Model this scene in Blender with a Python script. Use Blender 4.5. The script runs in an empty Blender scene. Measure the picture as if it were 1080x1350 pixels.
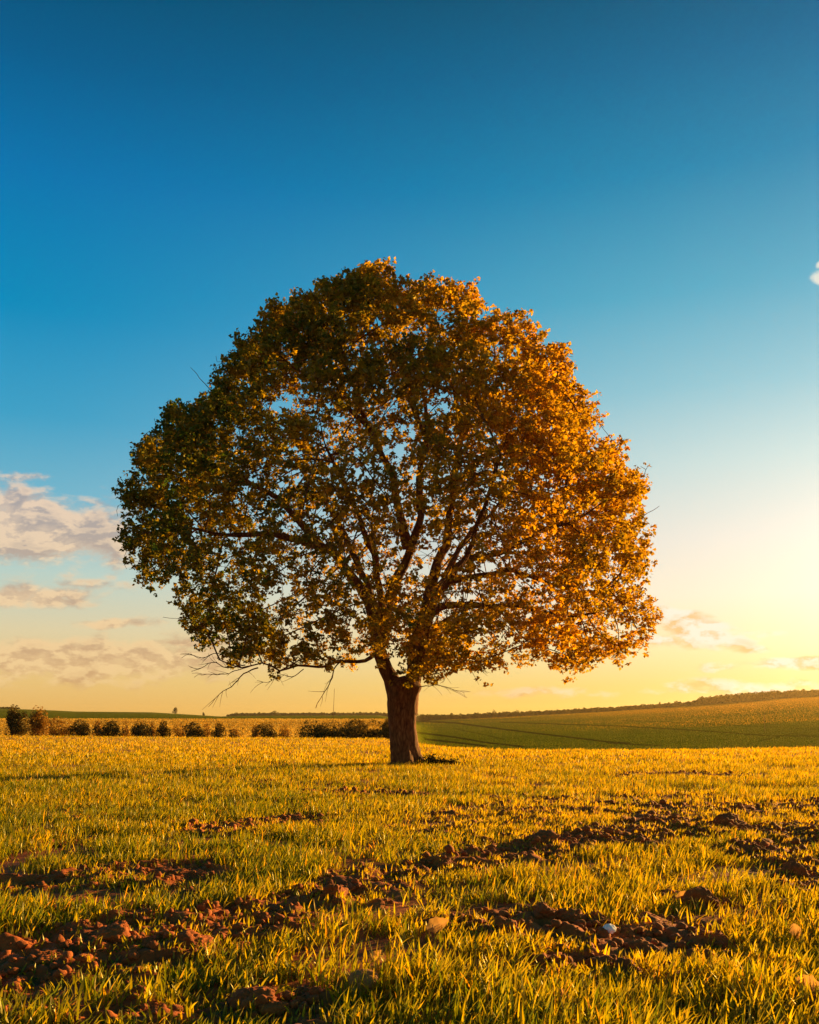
import bpy, math
import numpy as np
from mathutils import Vector

R = np.random.RandomState(11)
F, HZ, CX, CAMH = 1200.0, 948.0, 540.0, 1.37      # focal length, horizon row, centre column (photo pixels), eye height
TY = 27.4                                          # distance of the tree
SUN_AZ, SUN_EL = 48.0, 8.0

EXPO = 1.55
HAZE = 0.00008
scn = bpy.context.scene
COL = scn.collection

def W(px, py, y):
    """point at forward distance y that lies on the sight line (px, py)"""
    return np.array([(px - CX) / F * y, y, CAMH - (py - HZ) / F * y])

# ------------------------------------------------------------------ noise
def _h(i, j, k):
    n = (i * 374761393 + j * 668265263 + k * 2147483647 + 1013904223) & 0xffffffff
    n = ((n ^ (n >> 13)) * 1274126177) & 0xffffffff
    n = ((n ^ (n >> 16)) * 2246822519) & 0xffffffff
    return ((n ^ (n >> 15)) & 0xffffff) / float(0xffffff)

def vnoise(p):
    p = np.asarray(p, float)
    f = np.floor(p); u = p - f; f = f.astype(np.int64); u = u * u * (3 - 2 * u)
    x, y, z = f[..., 0], f[..., 1], f[..., 2]; a, b, c = u[..., 0], u[..., 1], u[..., 2]
    r = 0
    for dx in (0, 1):
        for dy in (0, 1):
            for dz in (0, 1):
                w = (a if dx else 1 - a) * (b if dy else 1 - b) * (c if dz else 1 - c)
                r = r + w * _h(x + dx, y + dy, z + dz)
    return r

def fbm(p, o=4, g=0.5):
    s, a, t = 0, 1.0, 0
    p = np.asarray(p, float)
    for i in range(o):
        s = s + a * vnoise(p * (2.03 ** i) + 17.3 * i); t += a; a *= g
    return s / t

def p2(x, y, s, z=0.0):
    x = np.asarray(x, float); y = np.asarray(y, float)
    return np.stack([x * s, y * s, np.full_like(x, z)], -1)

def sstep(a, b, x):
    t = np.clip((x - a) / (b - a), 0, 1); return t * t * (3 - 2 * t)

# ------------------------------------------------------------------ mesh helpers
def link_mesh(name, verts, polys, mat=None, parent=None, smooth=False, attrs=None, loc=None):
    """polys: list of (m,k) int arrays"""
    me = bpy.data.meshes.new(name)
    verts = np.ascontiguousarray(verts, dtype=np.float32).reshape(-1, 3)
    if loc is not None: verts = verts - np.asarray(loc, np.float32)
    if isinstance(polys, np.ndarray): polys = [polys]
    polys = [np.asarray(p, np.int32) for p in polys if len(p)]
    me.vertices.add(len(verts)); me.vertices.foreach_set('co', verts.ravel())
    loops = np.concatenate([p.ravel() for p in polys])
    tot = np.concatenate([np.full(len(p), p.shape[1], np.int32) for p in polys])
    st = np.concatenate([[0], np.cumsum(tot)[:-1]]).astype(np.int32)
    me.loops.add(len(loops)); me.loops.foreach_set('vertex_index', loops)
    me.polygons.add(len(tot)); me.polygons.foreach_set('loop_start', st)
    me.update(calc_edges=True)
    if smooth: me.polygons.foreach_set('use_smooth', np.ones(len(tot), bool))
    for k, a in (attrs or {}).items():
        at = me.attributes.new(k, 'FLOAT', 'POINT'); at.data.foreach_set('value', np.ascontiguousarray(a, np.float32))
    me.validate()
    if mat: me.materials.append(mat)
    o = bpy.data.objects.new(name, me); COL.objects.link(o)
    if loc is not None and parent is None: o.location = [float(v) for v in loc]
    if parent: o.parent = parent
    return o

def thing(name, label, cat, loc=(0, 0, 0), group=None):
    o = bpy.data.objects.new(name, None); COL.objects.link(o)
    o.empty_display_size = 0.3
    o.location = [float(v) for v in loc]; o['label'] = label; o['category'] = cat
    if group: o['group'] = group
    return o

def tag(o, label=None, cat=None, group=None, kind=None):
    if label: o['label'] = label
    if cat: o['category'] = cat
    if group: o['group'] = group
    if kind: o['kind'] = kind
    return o

def tube(P, rad, k):
    """tube along P with radii; returns verts, quads"""
    P = np.asarray(P, float); n = len(P)
    T = np.gradient(P, axis=0); T /= np.linalg.norm(T, axis=1)[:, None] + 1e-9
    up = np.array([0.31, 0.9, 0.2]) if abs(T[0, 1]) < 0.9 else np.array([1, 0, 0.1])
    N = np.zeros((n, 3)); v = up
    for i in range(n):
        v = v - T[i] * v.dot(T[i]); v = v / (np.linalg.norm(v) + 1e-9); N[i] = v
    B = np.cross(T, N)
    a = np.arange(k) * 2 * np.pi / k
    V = P[:, None, :] + rad[:, None, None] * (np.cos(a)[None, :, None] * N[:, None, :] + np.sin(a)[None, :, None] * B[:, None, :])
    i = np.arange(n - 1)[:, None] * k; j = np.arange(k)[None, :]; j2 = (j + 1) % k
    Q = np.stack([i + j, i + j2, i + k + j2, i + k + j], -1).reshape(-1, 4)
    return V.reshape(-1, 3), Q

def cat_meshes(parts):
    vs, qs, off = [], [], 0
    for v, q in parts:
        vs.append(v); qs.append(q + off); off += len(v)
    return np.concatenate(vs), np.concatenate(qs)

_ico = None
def ico(sub):
    import bmesh
    bm = bmesh.new(); bmesh.ops.create_icosphere(bm, subdivisions=sub, radius=1)
    bm.verts.ensure_lookup_table()
    V = np.array([v.co[:] for v in bm.verts]); T = np.array([[v.index for v in f.verts] for f in bm.faces]); bm.free()
    return V, T

# ------------------------------------------------------------------ materials
def srgb(r, g, b):
    f = lambda c: (c / 255 / 12.92) if c / 255 <= 0.04045 else ((c / 255 + 0.055) / 1.055) ** 2.4
    return (f(r), f(g), f(b), 1)

class NT:
    def __init__(s, mat):
        s.t = mat.node_tree; s.t.nodes.clear()
    def n(s, typ, props=None, ins=None):
        nd = s.t.nodes.new(typ)
        for k, v in (props or {}).items(): setattr(nd, k, v)
        for k, v in (ins or {}).items(): s.set(nd, k, v)
        return nd
    def set(s, nd, k, v):
        sk = nd.inputs[k]
        if isinstance(v, bpy.types.NodeSocket): s.t.links.new(v, sk)
        elif isinstance(v, bpy.types.Node): s.t.links.new(v.outputs[0], sk)
        else: sk.default_value = v
    def math(s, op, a, b=0.0, c=0.0, clamp=False):
        nd = s.n('ShaderNodeMath', {'operation': op, 'use_clamp': clamp})
        s.set(nd, 0, a); s.set(nd, 1, b); s.set(nd, 2, c)
        return nd.outputs[0]
    def mix(s, f, a, b, mode='MIX'):
        nd = s.n('ShaderNodeMix', {'data_type': 'RGBA', 'blend_type': mode})
        s.set(nd, 0, f); s.set(nd, 6, a); s.set(nd, 7, b)
        return nd.outputs[2]
    def ramp(s, f, stops, interp='LINEAR'):
        nd = s.n('ShaderNodeValToRGB', None, {0: f}); cr = nd.color_ramp; cr.interpolation = interp
        while len(cr.elements) < len(stops): cr.elements.new(0.5)
        for e, (p, c) in zip(cr.elements, sorted(stops, key=lambda q: q[0])): e.position = p; e.color = c
        return nd.outputs[0]
    def rng(s, v, a, b, c=0.0, d=1.0, kind='LINEAR'):
        nd = s.n('ShaderNodeMapRange', {'interpolation_type': kind}, {0: v, 1: a, 2: b, 3: c, 4: d}); return nd.outputs[0]
    def noise(s, vec, scale, detail=4, rough=0.5, dist=0.0):
        nd = s.n('ShaderNodeTexNoise', None, {'Scale': scale, 'Detail': detail, 'Roughness': rough, 'Distortion': dist})
        if vec is not None: s.set(nd, 'Vector', vec)
        return nd.outputs[0]
    def attr(s, name):
        return s.n('ShaderNodeAttribute', {'attribute_name': name}).outputs['Fac']

def new_mat(name):
    m = bpy.data.materials.new(name); m.use_nodes = True; return m, NT(m)

def leaf_mat(name, stops, transl=0.5, gloss=0.06, attr=None, tr_boost=(1, 1, 1, 1), rough=0.45):
    """thin leaf: colour from an attribute (0..1) with per-leaf variation"""
    m, t = new_mat(name)
    geo = t.n('ShaderNodeNewGeometry')
    rnd = geo.outputs['Random Per Island']
    f = rnd
    if attr: f = t.math('ADD', t.attr(attr), t.math('MULTIPLY', t.math('SUBTRACT', rnd, 0.5), 0.3), clamp=True)
    colr = t.ramp(f, stops)
    val = t.rng(t.math('FRACT', t.math('MULTIPLY', rnd, 37.7)), 0, 1, 0.65, 1.3)
    hs = t.n('ShaderNodeHueSaturation', None, {'Value': val, 'Color': colr}).outputs[0]
    d = t.n('ShaderNodeBsdfDiffuse', None, {'Color': hs})
    tr = t.n('ShaderNodeBsdfTranslucent', None, {'Color': t.mix(1.0, hs, tr_boost, 'MULTIPLY')})
    mx = t.n('ShaderNodeMixShader', None, {0: transl, 1: d, 2: tr})
    g = t.n('ShaderNodeBsdfGlossy', None, {'Color': (1, .9, .55, 1), 'Roughness': rough})
    mx2 = t.n('ShaderNodeMixShader', None, {0: gloss, 1: mx, 2: g})
    t.n('ShaderNodeOutputMaterial', None, {'Surface': mx2})
    return m

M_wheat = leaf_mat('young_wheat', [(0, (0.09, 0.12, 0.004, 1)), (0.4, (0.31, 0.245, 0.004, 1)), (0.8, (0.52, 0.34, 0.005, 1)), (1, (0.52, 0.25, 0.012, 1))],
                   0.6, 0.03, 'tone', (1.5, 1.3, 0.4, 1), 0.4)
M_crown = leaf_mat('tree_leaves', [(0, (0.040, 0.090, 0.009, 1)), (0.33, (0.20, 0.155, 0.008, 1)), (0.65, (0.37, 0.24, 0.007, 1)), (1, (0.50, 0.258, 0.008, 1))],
                   0.6, 0.03, 'sun_tint', (1.5, 1.25, 0.5, 1), 0.5)
M_bush = leaf_mat('shrub_leaves', [(0, (0.05, 0.045, 0.008, 1)), (0.5, (0.16, 0.09, 0.012, 1)), (1, (0.36, 0.19, 0.02, 1))], 0.4, 0.03, 'tone', (1.4, 1.1, 0.6, 1))
M_wood = leaf_mat('distant_wood', [(0, (0.035, 0.045, 0.008, 1)), (0.5, (0.10, 0.085, 0.010, 1)), (1, (0.22, 0.12, 0.015, 1))], 0.35, 0.02, 'tone', (1.3, 1.1, 0.6, 1))
M_dry = leaf_mat('dry_leaf', [(0, (0.30, 0.13, 0.03, 1)), (1, (0.55, 0.30, 0.07, 1))], 0.45, 0.05)
M_weed = leaf_mat('dark_weed', [(0, (0.03, 0.02, 0.006, 1)), (1, (0.07, 0.045, 0.01, 1))], 0.25, 0.02)

def soil_mat(name, c0, c1, c2, sc=1.0, bump=0.5):
    m, t = new_mat(name)
    geo = t.n('ShaderNodeNewGeometry').outputs['Position']
    n1 = t.noise(geo, 6 * sc, 6, 0.6); n2 = t.noise(geo, 60 * sc, 5, 0.65); n3 = t.noise(geo, 1.3 * sc, 3)
    c = t.ramp(t.math('MULTIPLY_ADD', n2, 0.5, t.math('MULTIPLY', n1, 0.5)), [(0.3, c0), (0.5, c1), (0.7, c2)])
    c = t.mix(t.rng(n3, 0.35, 0.65, 0, 0.45), c, c0)
    b = t.n('ShaderNodeBump', None, {'Strength': bump, 'Distance': 0.02, 'Height': t.math('MULTIPLY_ADD', n2, 0.6, n1)})
    p = t.n('ShaderNodeBsdfPrincipled', None, {'Base Color': c, 'Roughness': 0.85, 'Normal': b.outputs[0], 'Specular IOR Level': 0.25})
    t.n('ShaderNodeOutputMaterial', None, {'Surface': p})
    return m
M_soil = soil_mat('red_soil', (0.22, 0.043, 0.005, 1), (0.38, 0.085, 0.009, 1), (0.55, 0.155, 0.02, 1))
M_clod = soil_mat('clod_soil', (0.17, 0.036, 0.005, 1), (0.34, 0.078, 0.009, 1), (0.52, 0.15, 0.022, 1), 2.0)
M_clodpale = soil_mat('pale_stone', (0.22, 0.085, 0.02, 1), (0.36, 0.15, 0.035, 1), (0.45, 0.21, 0.05, 1), 1.5, 0.3)
M_pebble = soil_mat('white_stone', (0.72, 0.70, 0.62, 1), (0.84, 0.82, 0.74, 1), (0.9, 0.88, 0.8, 1), 1.5, 0.1)

def bark_mat():
    m, t = new_mat('bark')
    geo = t.n('ShaderNodeNewGeometry').outputs['Position']
    mp = t.n('ShaderNodeMapping', None, {0: geo, 3: (1, 1, 0.28)}).outputs[0]
    n = t.noise(mp, 14, 6, 0.65, 0.6); n2 = t.noise(geo, 2.2, 3)
    vo = t.n('ShaderNodeTexVoronoi', {'feature': 'DISTANCE_TO_EDGE'}, {'Vector': t.mix(0.25, mp, t.n('ShaderNodeTexNoise', None, {'Vector': mp, 'Scale': 5.0}).outputs[1]), 'Scale': 13}).outputs[0]
    h = t.math('MULTIPLY_ADD', t.rng(vo, 0, 0.3), 0.22, n)
    c = t.ramp(h, [(0.3, (0.03, 0.010, 0.003, 1)), (0.55, (0.13, 0.042, 0.012, 1)), (0.85, (0.28, 0.11, 0.035, 1))])
    c = t.mix(t.rng(n2, 0.45, 0.7, 0, 0.5), c, (0.055, 0.032, 0.009, 1))
    b = t.n('ShaderNodeBump', None, {'Strength': 0.9, 'Distance': 0.035, 'Height': h})
    p = t.n('ShaderNodeBsdfPrincipled', None, {'Base Color': c, 'Roughness': 0.9, 'Normal': b.outputs[0], 'Specular IOR Level': 0.2})
    t.n('ShaderNodeOutputMaterial', None, {'Surface': p}); return m
M_bark = bark_mat()

def hills_mat():
    m, t = new_mat('hill_fields')
    geo = t.n('ShaderNodeNewGeometry').outputs['Position']
    gold = t.attr('gold'); trk = t.attr('track'); dry = t.attr('dry')
    n1 = t.noise(t.n('ShaderNodeMapping', None, {0: geo, 3: (0.35, 1, 1)}).outputs[0], 0.05, 6, 0.6)
    n2 = t.noise(geo, 0.5, 5, 0.65)
    g = t.ramp(n1, [(0.3, (0.085, 0.10, 0.005, 1)), (0.7, (0.14, 0.15, 0.007, 1))])
    g = t.mix(dry, g, (0.5, 0.24, 0.012, 1))  # warm glare painted into the right hill's colour, not parched ground
    y = t.ramp(n1, [(0.3, (0.27, 0.155, 0.018, 1)), (0.5, (0.40, 0.25, 0.03, 1)), (0.7, (0.52, 0.34, 0.05, 1))])
    c = t.mix(gold, g, y)
    c = t.mix(t.math('MULTIPLY', trk, 0.75), c, (0.02, 0.012, 0.004, 1))
    c = t.n('ShaderNodeHueSaturation', None, {'Value': t.rng(n2, 0.3, 0.7, 0.75, 1.25), 'Color': c}).outputs[0]
    b = t.n('ShaderNodeBump', None, {'Strength': 0.6, 'Distance': 0.4, 'Height': n2})
    p = t.n('ShaderNodeBsdfPrincipled', None, {'Base Color': c, 'Roughness': 1.0, 'Normal': b.outputs[0], 'Specular IOR Level': 0.0})
    t.n('ShaderNodeOutputMaterial', None, {'Surface': p}); return m
M_hills = hills_mat()

# ------------------------------------------------------------------ terrain
PXT = np.array([-900, 0, 270, 500, 530, 560, 600, 700, 900, 1080, 2000.])
EDGE = np.array([969, 969.5, 972, 973, 975, 981, 985, 988, 987, 985, 985.])      # row of the field's far crest
RIDPX = np.array([-900, 0, 60, 100, 200, 250, 290, 320, 500, 540, 660, 810, 910, 1000, 1025, 1080, 1400, 2000.])
RIDR = np.array([936, 934, 936, 938, 939, 942, 944.5, 943.5, 943, 951, 945.5, 937.5, 930.5, 924, 921, 917.5, 914, 914.])
def pxof(th):
    th = np.clip(th, -1.0, 1.0); return CX + F * np.tan(th)
def edge_r(th):
    px = pxof(th); y = F * CAMH / (np.interp(px, PXT, EDGE) - HZ); return y / np.cos(np.clip(th, -1, 1))

def micro(x, y):
    """clods and furrows of the ploughed field"""
    s = soil_mask(x, y)
    n = fbm(p2(x, y, 5.0), 4, 0.55)
    big = fbm(p2(x, y, 0.45, 3.1), 3) - 0.5
    rid = 1 - np.abs(2 * fbm(p2(x, y, 3.2, 9), 3) - 1)
    d = np.hypot(x, y)
    near = np.clip(1.4 - d / 40, 0, 1)
    return near * (0.035 * (n - 0.5) + s * (0.16 * (n - 0.42) + 0.08 * (rid - 0.7))) + 0.10 * big * sstep(3, 12, d) * sstep(60, 30, d)

def cdist(x, y, pts):
    P = np.array([[(a - CX) / F * F * CAMH / (b - HZ), F * CAMH / (b - HZ), w] for a, b, w in pts])
    best = np.full(np.shape(x), 9.0)
    for (x0, y0, w0), (x1, y1, w1) in zip(P[:-1], P[1:]):
        dx, dy = x1 - x0, y1 - y0
        t = np.clip(((x - x0) * dx + (y - y0) * dy) / (dx * dx + dy * dy), 0, 1)
        best = np.minimum(best, np.hypot(x - x0 - t * dx, y - y0 - t * dy) / (w0 + t * (w1 - w0)))
    return best
RUTS = [[(-200, 1310, 1.1), (0, 1268, .95), (180, 1245, .75), (300, 1222, .50), (450, 1180, .42), (600, 1138, .45), (750, 1110, .6), (900, 1094, .75), (1080, 1096, .9), (1400, 1100, 1.0)],
        [(560, 1222, .14), (680, 1216, .40), (790, 1222, .42), (850, 1248, .36)], [(780, 1275, .30), (860, 1282, .28)],
        [(300, 1325, .28), (380, 1330, .28)], [(60, 1165, .5), (220, 1155, .55)], [(310, 1090, .6), (400, 1082, .5)],
        [(890, 1185, .2), (950, 1192, .22)], [(1020, 1120, .5), (1060, 1160, .4), (1150, 1190, .5)], [(900, 1066, .5), (1100, 1060, .7)],
        [(840, 1022, .8), (950, 1024, .7)], [(440, 1045, .6), (520, 1046, .6)], [(470, 1310, .12), (500, 1305, .1)], [(100, 1345, .2), (220, 1345, .18)]]
_smc = {}
def soil_mask(x, y):
    n = fbm(p2(x, y, 1.6, 5), 4, 0.6); n2 = fbm(p2(x, y, 0.5, 2), 3)
    s = np.zeros(np.shape(x))
    for i, r in enumerate(RUTS):
        d = cdist(x, y, r)
        s = np.maximum(s, sstep(1.35, 0.55, d + (n - 0.5) * (1.7 if i == 0 else 2.5)))
    s = np.maximum(s, 0.62 * sstep(1.3, 0.5, cdist(x, y, [(640, 1085, 1.2), (820, 1070, 2.2), (1080, 1072, 3.0), (1300, 1072, 3.0)]) + (n - 0.5) * 3.5))
    s = np.maximum(s, 0.8 * sstep(0.63, 0.72, n) * sstep(0.45, 0.6, n2))
    return s

def ground_z(x, y):
    x = np.asarray(x, float); y = np.asarray(y, float)
    th = np.arctan2(x, y); r = np.hypot(x, y); px = pxof(th); c = np.cos(np.clip(th, -1, 1))
    E = edge_r(th); right = sstep(520, 575, px)
    rr = np.interp(px, RIDPX, RIDR)
    fr = lambda row, dist: CAMH - (row - HZ) / F * dist * c
    # control radii and heights
    zv = -1.3 * (1 - right) - 4.2 * right
    R1 = 450.0; R2 = 950.0 + 500 * (1 - right)
    z1 = fr(948.5, R1) * (1 - right) + (zv * 0.62 + fr(rr, R2) * 0.38) * right - 1.6 * right
    zr = fr(rr, R2)
    k = [E - 4, E + 6, E + 32, 150 + 0 * r, R1 + 0 * r, R2, R2 + 1200, 9000 + 0 * r]
    zs = [0 * r, -0.45 - 0 * r, zv, zv * 0.95, z1, zr, zr - 14, zr - 60]
    out = np.where(r < k[0], zs[0], 0.0)
    for i in range(7):
        t = np.clip((r - k[i]) / (k[i + 1] - k[i]), 0, 1)
        tt = t * t * (3 - 2 * t) if i in (0, 1) else (t * t if False else t)
        m = (r >= k[i]) & (r < k[i + 1]) if i < 6 else (r >= k[i])
        out = np.where(m, zs[i] + (zs[i + 1] - zs[i]) * tt, out)
    return out + micro(x, y) * (r < E + 20)

def seg_angles():
    a = np.linspace(-0.56, 0.56, 420)
    lo = np.linspace(-math.pi, -0.56, 60)[:-1]; hi = np.linspace(0.56, math.pi, 60)[1:]
    return np.concatenate([lo, a, hi])
TH = seg_angles()

def polar(rows):
    """rows: (nr, nth) radii"""
    th = np.broadcast_to(TH, rows.shape)
    x = rows * np.sin(th); y = rows * np.cos(th)
    nr, nt = rows.shape
    i = np.arange(nr - 1)[:, None] * nt; j = np.arange(nt - 1)[None, :]
    Q = np.stack([i + j, i + j + 1, i + nt + j + 1, i + nt + j], -1).reshape(-1, 4)[:, ::-1]
    return x, y, Q

Eth = edge_r(TH)
base = np.concatenate([np.linspace(0.02, 3.0, 12), np.exp(np.linspace(math.log(3.05), math.log(30), 640))])
tail = np.linspace(0, 1, 120)[1:]
rows = np.concatenate([np.broadcast_to(base[:, None], (len(base), len(TH))), 30 + tail[:, None] * (Eth[None, :] + 9 - 30)])
x, y, Q = polar(rows)
fld = link_mesh('field', np.stack([x, y, ground_z(x, y)], -1), Q, M_soil, smooth=True); tag(fld, kind='structure')

t_ = np.linspace(0, 1, 240)
rows = np.exp(np.log(Eth[None, :] + 7.5) * (1 - t_[:, None]) + math.log(2600) * t_[:, None])
rows[0] = Eth + 7.5
x, y, Q = polar(rows)
z = ground_z(x, y); z[0] -= 0.0
z = z - 0.02 * (rows < Eth[None, :] + 12)
th = np.arctan2(x, y); px = pxof(th); py = HZ - F * (z - CAMH) / (rows * np.cos(np.clip(th, -1, 1)))
right = sstep(520, 560, px)
gold = (1 - right) * sstep(950, 947.2, -(-py)) * 0
gold = (1 - right) * (rows < 470)
track = np.zeros_like(z)
TRK = [[(552, 951), (600, 953), (660, 961), (700, 966), (760, 973), (800, 978), (830, 980)], [(552, 966), (600, 972), (640, 979), (690, 984.5)],
       [(660, 952), (745, 955), (810, 957), (900, 962), (960, 966), (1010, 970), (1090, 971)], [(600, 961), (640, 969), (665, 975)],
       [(985, 982), (1015, 974), (1045, 967), (1065, 970)], [(560, 974.5), (640, 983.5)], [(550, 945.5 + 6), (700, 947)], [(800, 980), (870, 983)], [(820, 950), (900, 953), (1000, 958), (1080, 962)]]
TW = [1.1, 1.2, 0.7, 0.6, 0.6, 1.4, 0.5, 0.8, 0.4]
for pts, w in zip(TRK, TW):
    for (a, b), (c, d) in zip(pts[:-1], pts[1:]):
        t = np.clip(((px - a) * (c - a) + (py - b) * (d - b)) / ((c - a) ** 2 + (d - b) ** 2), 0, 1)
        dist = np.hypot(px - a - t * (c - a), py - b - t * (d - b))
        track = np.maximum(track, sstep(w * 1.5, w * 0.4, dist) * (rows < 960) * right * min(1, w))
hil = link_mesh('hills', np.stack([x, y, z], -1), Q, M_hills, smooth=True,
                attrs={'gold': gold.ravel(), 'track': track.ravel(), 'dry': (right * sstep(450, 900, rows) * sstep(560, 1000, px)).ravel() + 0.0})  # dry holds painted orange glare, growing towards the far right
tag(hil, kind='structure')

# ------------------------------------------------------------------ young wheat
def blades(n, ymin, ymax, seg, wid, hgt, plant, seed, spread=0.028):
    """n plants between forward distances ymin..ymax; each has a few blades"""
    r = np.random.RandomState(seed)
    Y = np.exp(r.uniform(math.log(ymin), math.log(ymax), n)) if ymax / ymin > 3 else r.uniform(ymin, ymax, n)
    hw = 0.56 * Y + 1.2; X = r.uniform(-1, 1, n) * hw
    s = soil_mask(X, Y)
    dn = fbm(p2(X, Y, 2.2, 8), 3, 0.6)
    keep = r.rand(n) < (1 - 0.86 * s * (0.75 + 0.25 * sstep(9, 6, Y))) * (0.12 + 1.5 * sstep(0.32, 0.62, dn))
    keep &= np.hypot(X, Y) < edge_r(np.arctan2(X, Y)) + 2.5
    X, Y, s, dn = X[keep], Y[keep], s[keep], dn[keep]
    cnt = r.randint(plant[0], plant[1] + 1, len(X)); idx = np.repeat(np.arange(len(X)), cnt)
    m = len(idx)
    bx = X[idx] + r.normal(0, spread, m); by = Y[idx] + r.normal(0, spread, m)
    bz = ground_z(bx, by) - 0.01
    vig = (0.35 + 1.3 * fbm(p2(bx, by, 1.3, 20), 4, .6)) * (1 - 0.35 * s[idx]) * (1 - 0.35 * soil_mask(bx, by + 0.35))
    h = hgt * r.uniform(0.45, 1.25, m) * vig
    w = wid * r.uniform(0.6, 1.3, m)
    az = r.uniform(0, 2 * np.pi, m)
    lean = np.abs(r.normal(0.08, 0.2, m)); curl = r.uniform(0.1, 1.1, m) ** 1.5
    fold = r.rand(m) < 0.12; curl = np.where(fold, curl + 1.3, curl)
    wind = np.array([0.10, -0.02])
    fa = az + np.pi / 2 + r.normal(0, 0.5, m)
    S = np.linspace(0, 1, seg + 1)
    px_, pz_ = np.zeros(m), np.zeros(m)
    rowsV = []
    for i, t in enumerate(S):
        if i:
            ang = lean + curl * (t - 0.5 / seg)
            px_ = px_ + np.sin(ang) * h / seg; pz_ = pz_ + np.cos(ang) * h / seg
        cx = bx + np.cos(az) * px_ + wind[0] * h * t * t; cy = by + np.sin(az) * px_ + wind[1] * h * t
        ww = w * (0.75 + 0.6 * t if t < 0.4 else 1.0 * (1 - ((t - 0.4) / 0.6) ** 1.6) + 0.0) * 0.5
        tw = fa + t * 0.8
        ox, oy = np.cos(tw) * ww, np.sin(tw) * ww
        if i < seg:
            rowsV.append(np.stack([cx - ox, cy - oy, bz + pz_], -1)); rowsV.append(np.stack([cx + ox, cy + oy, bz + pz_ + 0.15 * ww], -1))
        else: rowsV.append(np.stack([cx, cy, bz + pz_], -1))
    V = np.stack(rowsV, 1); k = V.shape[1]
    o = (np.arange(m) * k)[:, None]
    quads = [o + np.array([[2 * i, 2 * i + 1, 2 * i + 3, 2 * i + 2]]) for i in range(seg - 1)]
    quads = np.concatenate(quads) if quads else np.zeros((0, 4), int)
    tri = o + np.array([[2 * seg - 2, 2 * seg - 1, 2 * seg]])
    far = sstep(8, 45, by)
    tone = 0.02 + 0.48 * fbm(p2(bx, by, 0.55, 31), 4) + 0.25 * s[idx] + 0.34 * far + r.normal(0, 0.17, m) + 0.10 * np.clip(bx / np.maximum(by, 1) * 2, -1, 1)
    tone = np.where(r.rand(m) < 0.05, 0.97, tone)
    return V.reshape(-1, 3), quads, tri, np.repeat(np.clip(tone, 0, 1), k)

sets = [blades(17000, 2.6, 6.5, 4, 0.0115, 0.155, (3, 5), 1), blades(30000, 6.5, 13, 3, 0.0115, 0.14, (3, 5), 2),
        blades(48000, 13, 27, 2, 0.014, 0.15, (3, 4), 3, 0.05), blades(90000, 27, 82, 2, 0.026, 0.15, (2, 3), 4, 0.1)]
vs, qs, ts, to, off = [], [], [], [], 0
for v, q, t, a in sets:
    vs.append(v); qs.append(q + off); ts.append(t + off); to.append(a); off += len(v)
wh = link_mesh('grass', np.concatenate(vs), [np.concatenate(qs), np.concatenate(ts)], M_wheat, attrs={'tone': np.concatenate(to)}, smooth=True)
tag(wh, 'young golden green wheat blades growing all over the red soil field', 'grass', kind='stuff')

def track_at(px, py, d):
    tk = np.zeros_like(px)
    for pts, w in zip(TRK, TW):
        for (a, b), (c, e) in zip(pts[:-1], pts[1:]):
            t = np.clip(((px - a) * (c - a) + (py - b) * (e - b)) / ((c - a) ** 2 + (e - b) ** 2), 0, 1)
            tk = np.maximum(tk, sstep(w * 1.6, w * 0.5, np.hypot(px - a - t * (c - a), py - b - t * (e - b))))
    return tk
def hill_crop(n, lo, hi, pxa, pxb, seed, hgt):
    r = np.random.RandomState(seed); pxs = r.uniform(pxa, pxb, n); th = np.arctan((pxs - CX) / F)
    E = edge_r(th) + 10; d = np.exp(r.uniform(0, 1, n) * np.log(hi / np.maximum(E, lo)) + np.log(np.maximum(E, lo)))
    x, y = d * np.sin(th), d * np.cos(th); z = ground_z(x, y) - 0.03
    h = hgt * (1 + d / 250) * r.uniform(.6, 1.3, n); w = h * r.uniform(.25, .5, n); a = r.uniform(0, 6.28, n); l = r.normal(0, .35, (n, 2)) * h[:, None]
    if pxa > 500: h = h * (1 - 0.85 * track_at(pxs, HZ - F * (z - CAMH) / y, d)); w = w * np.where(h < .3 * hgt * (1 + d / 250), .2, 1)
    b = np.stack([x, y, z], -1); s = np.stack([np.cos(a) * w, np.sin(a) * w, 0 * a], -1); t = b + np.stack([l[:, 0], l[:, 1], h], -1)
    V = np.stack([b - s, b + s, t + s * .4, t - s * .4], 1).reshape(-1, 3)
    tone = np.clip(0.4 + 1.2 * (fbm(np.stack([x * .010, y * .03, 0 * x], -1), 4) - .5) + r.normal(0, .12, n), 0, 1)
    if pxa > 500: tone = np.clip(tone - .25 + 1.0 * sstep(640, 1080, pxs) * sstep(90, 700, d) + .35 * sstep(500, 920, d), 0, 1)  # orange glare painted into the crop tone, rising to the right and far
    return V, (np.arange(n)[:, None] * 4 + np.arange(4)[None]), np.repeat(tone, 4)
M_stub = leaf_mat('ripe_meadow', [(0, (0.22, 0.13, 0.015, 1)), (0.5, (0.42, 0.26, 0.03, 1)), (1, (0.6, 0.42, 0.07, 1))], 0.5, 0.02, 'tone', (1.2, 1.0, 0.7, 1))
M_hcrop = leaf_mat('hill_crop', [(0, (0.06, 0.085, 0.005, 1)), (0.4, (0.13, 0.12, 0.006, 1)), (1, (0.52, 0.24, 0.01, 1))], 0.5, 0.0, 'tone', (1.1, 1.0, 0.6, 1))
V, q, a = hill_crop(110000, 60, 468, -90, 548, 3, .16)
tag(link_mesh('meadow_grass', V, q, M_stub, attrs={'tone': a}), 'golden dry meadow grass covering the slope behind the row of shrubs', 'grass', kind='stuff')
V, q, a = hill_crop(90000, 60, 930, 556, 1200, 4, .10)
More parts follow.
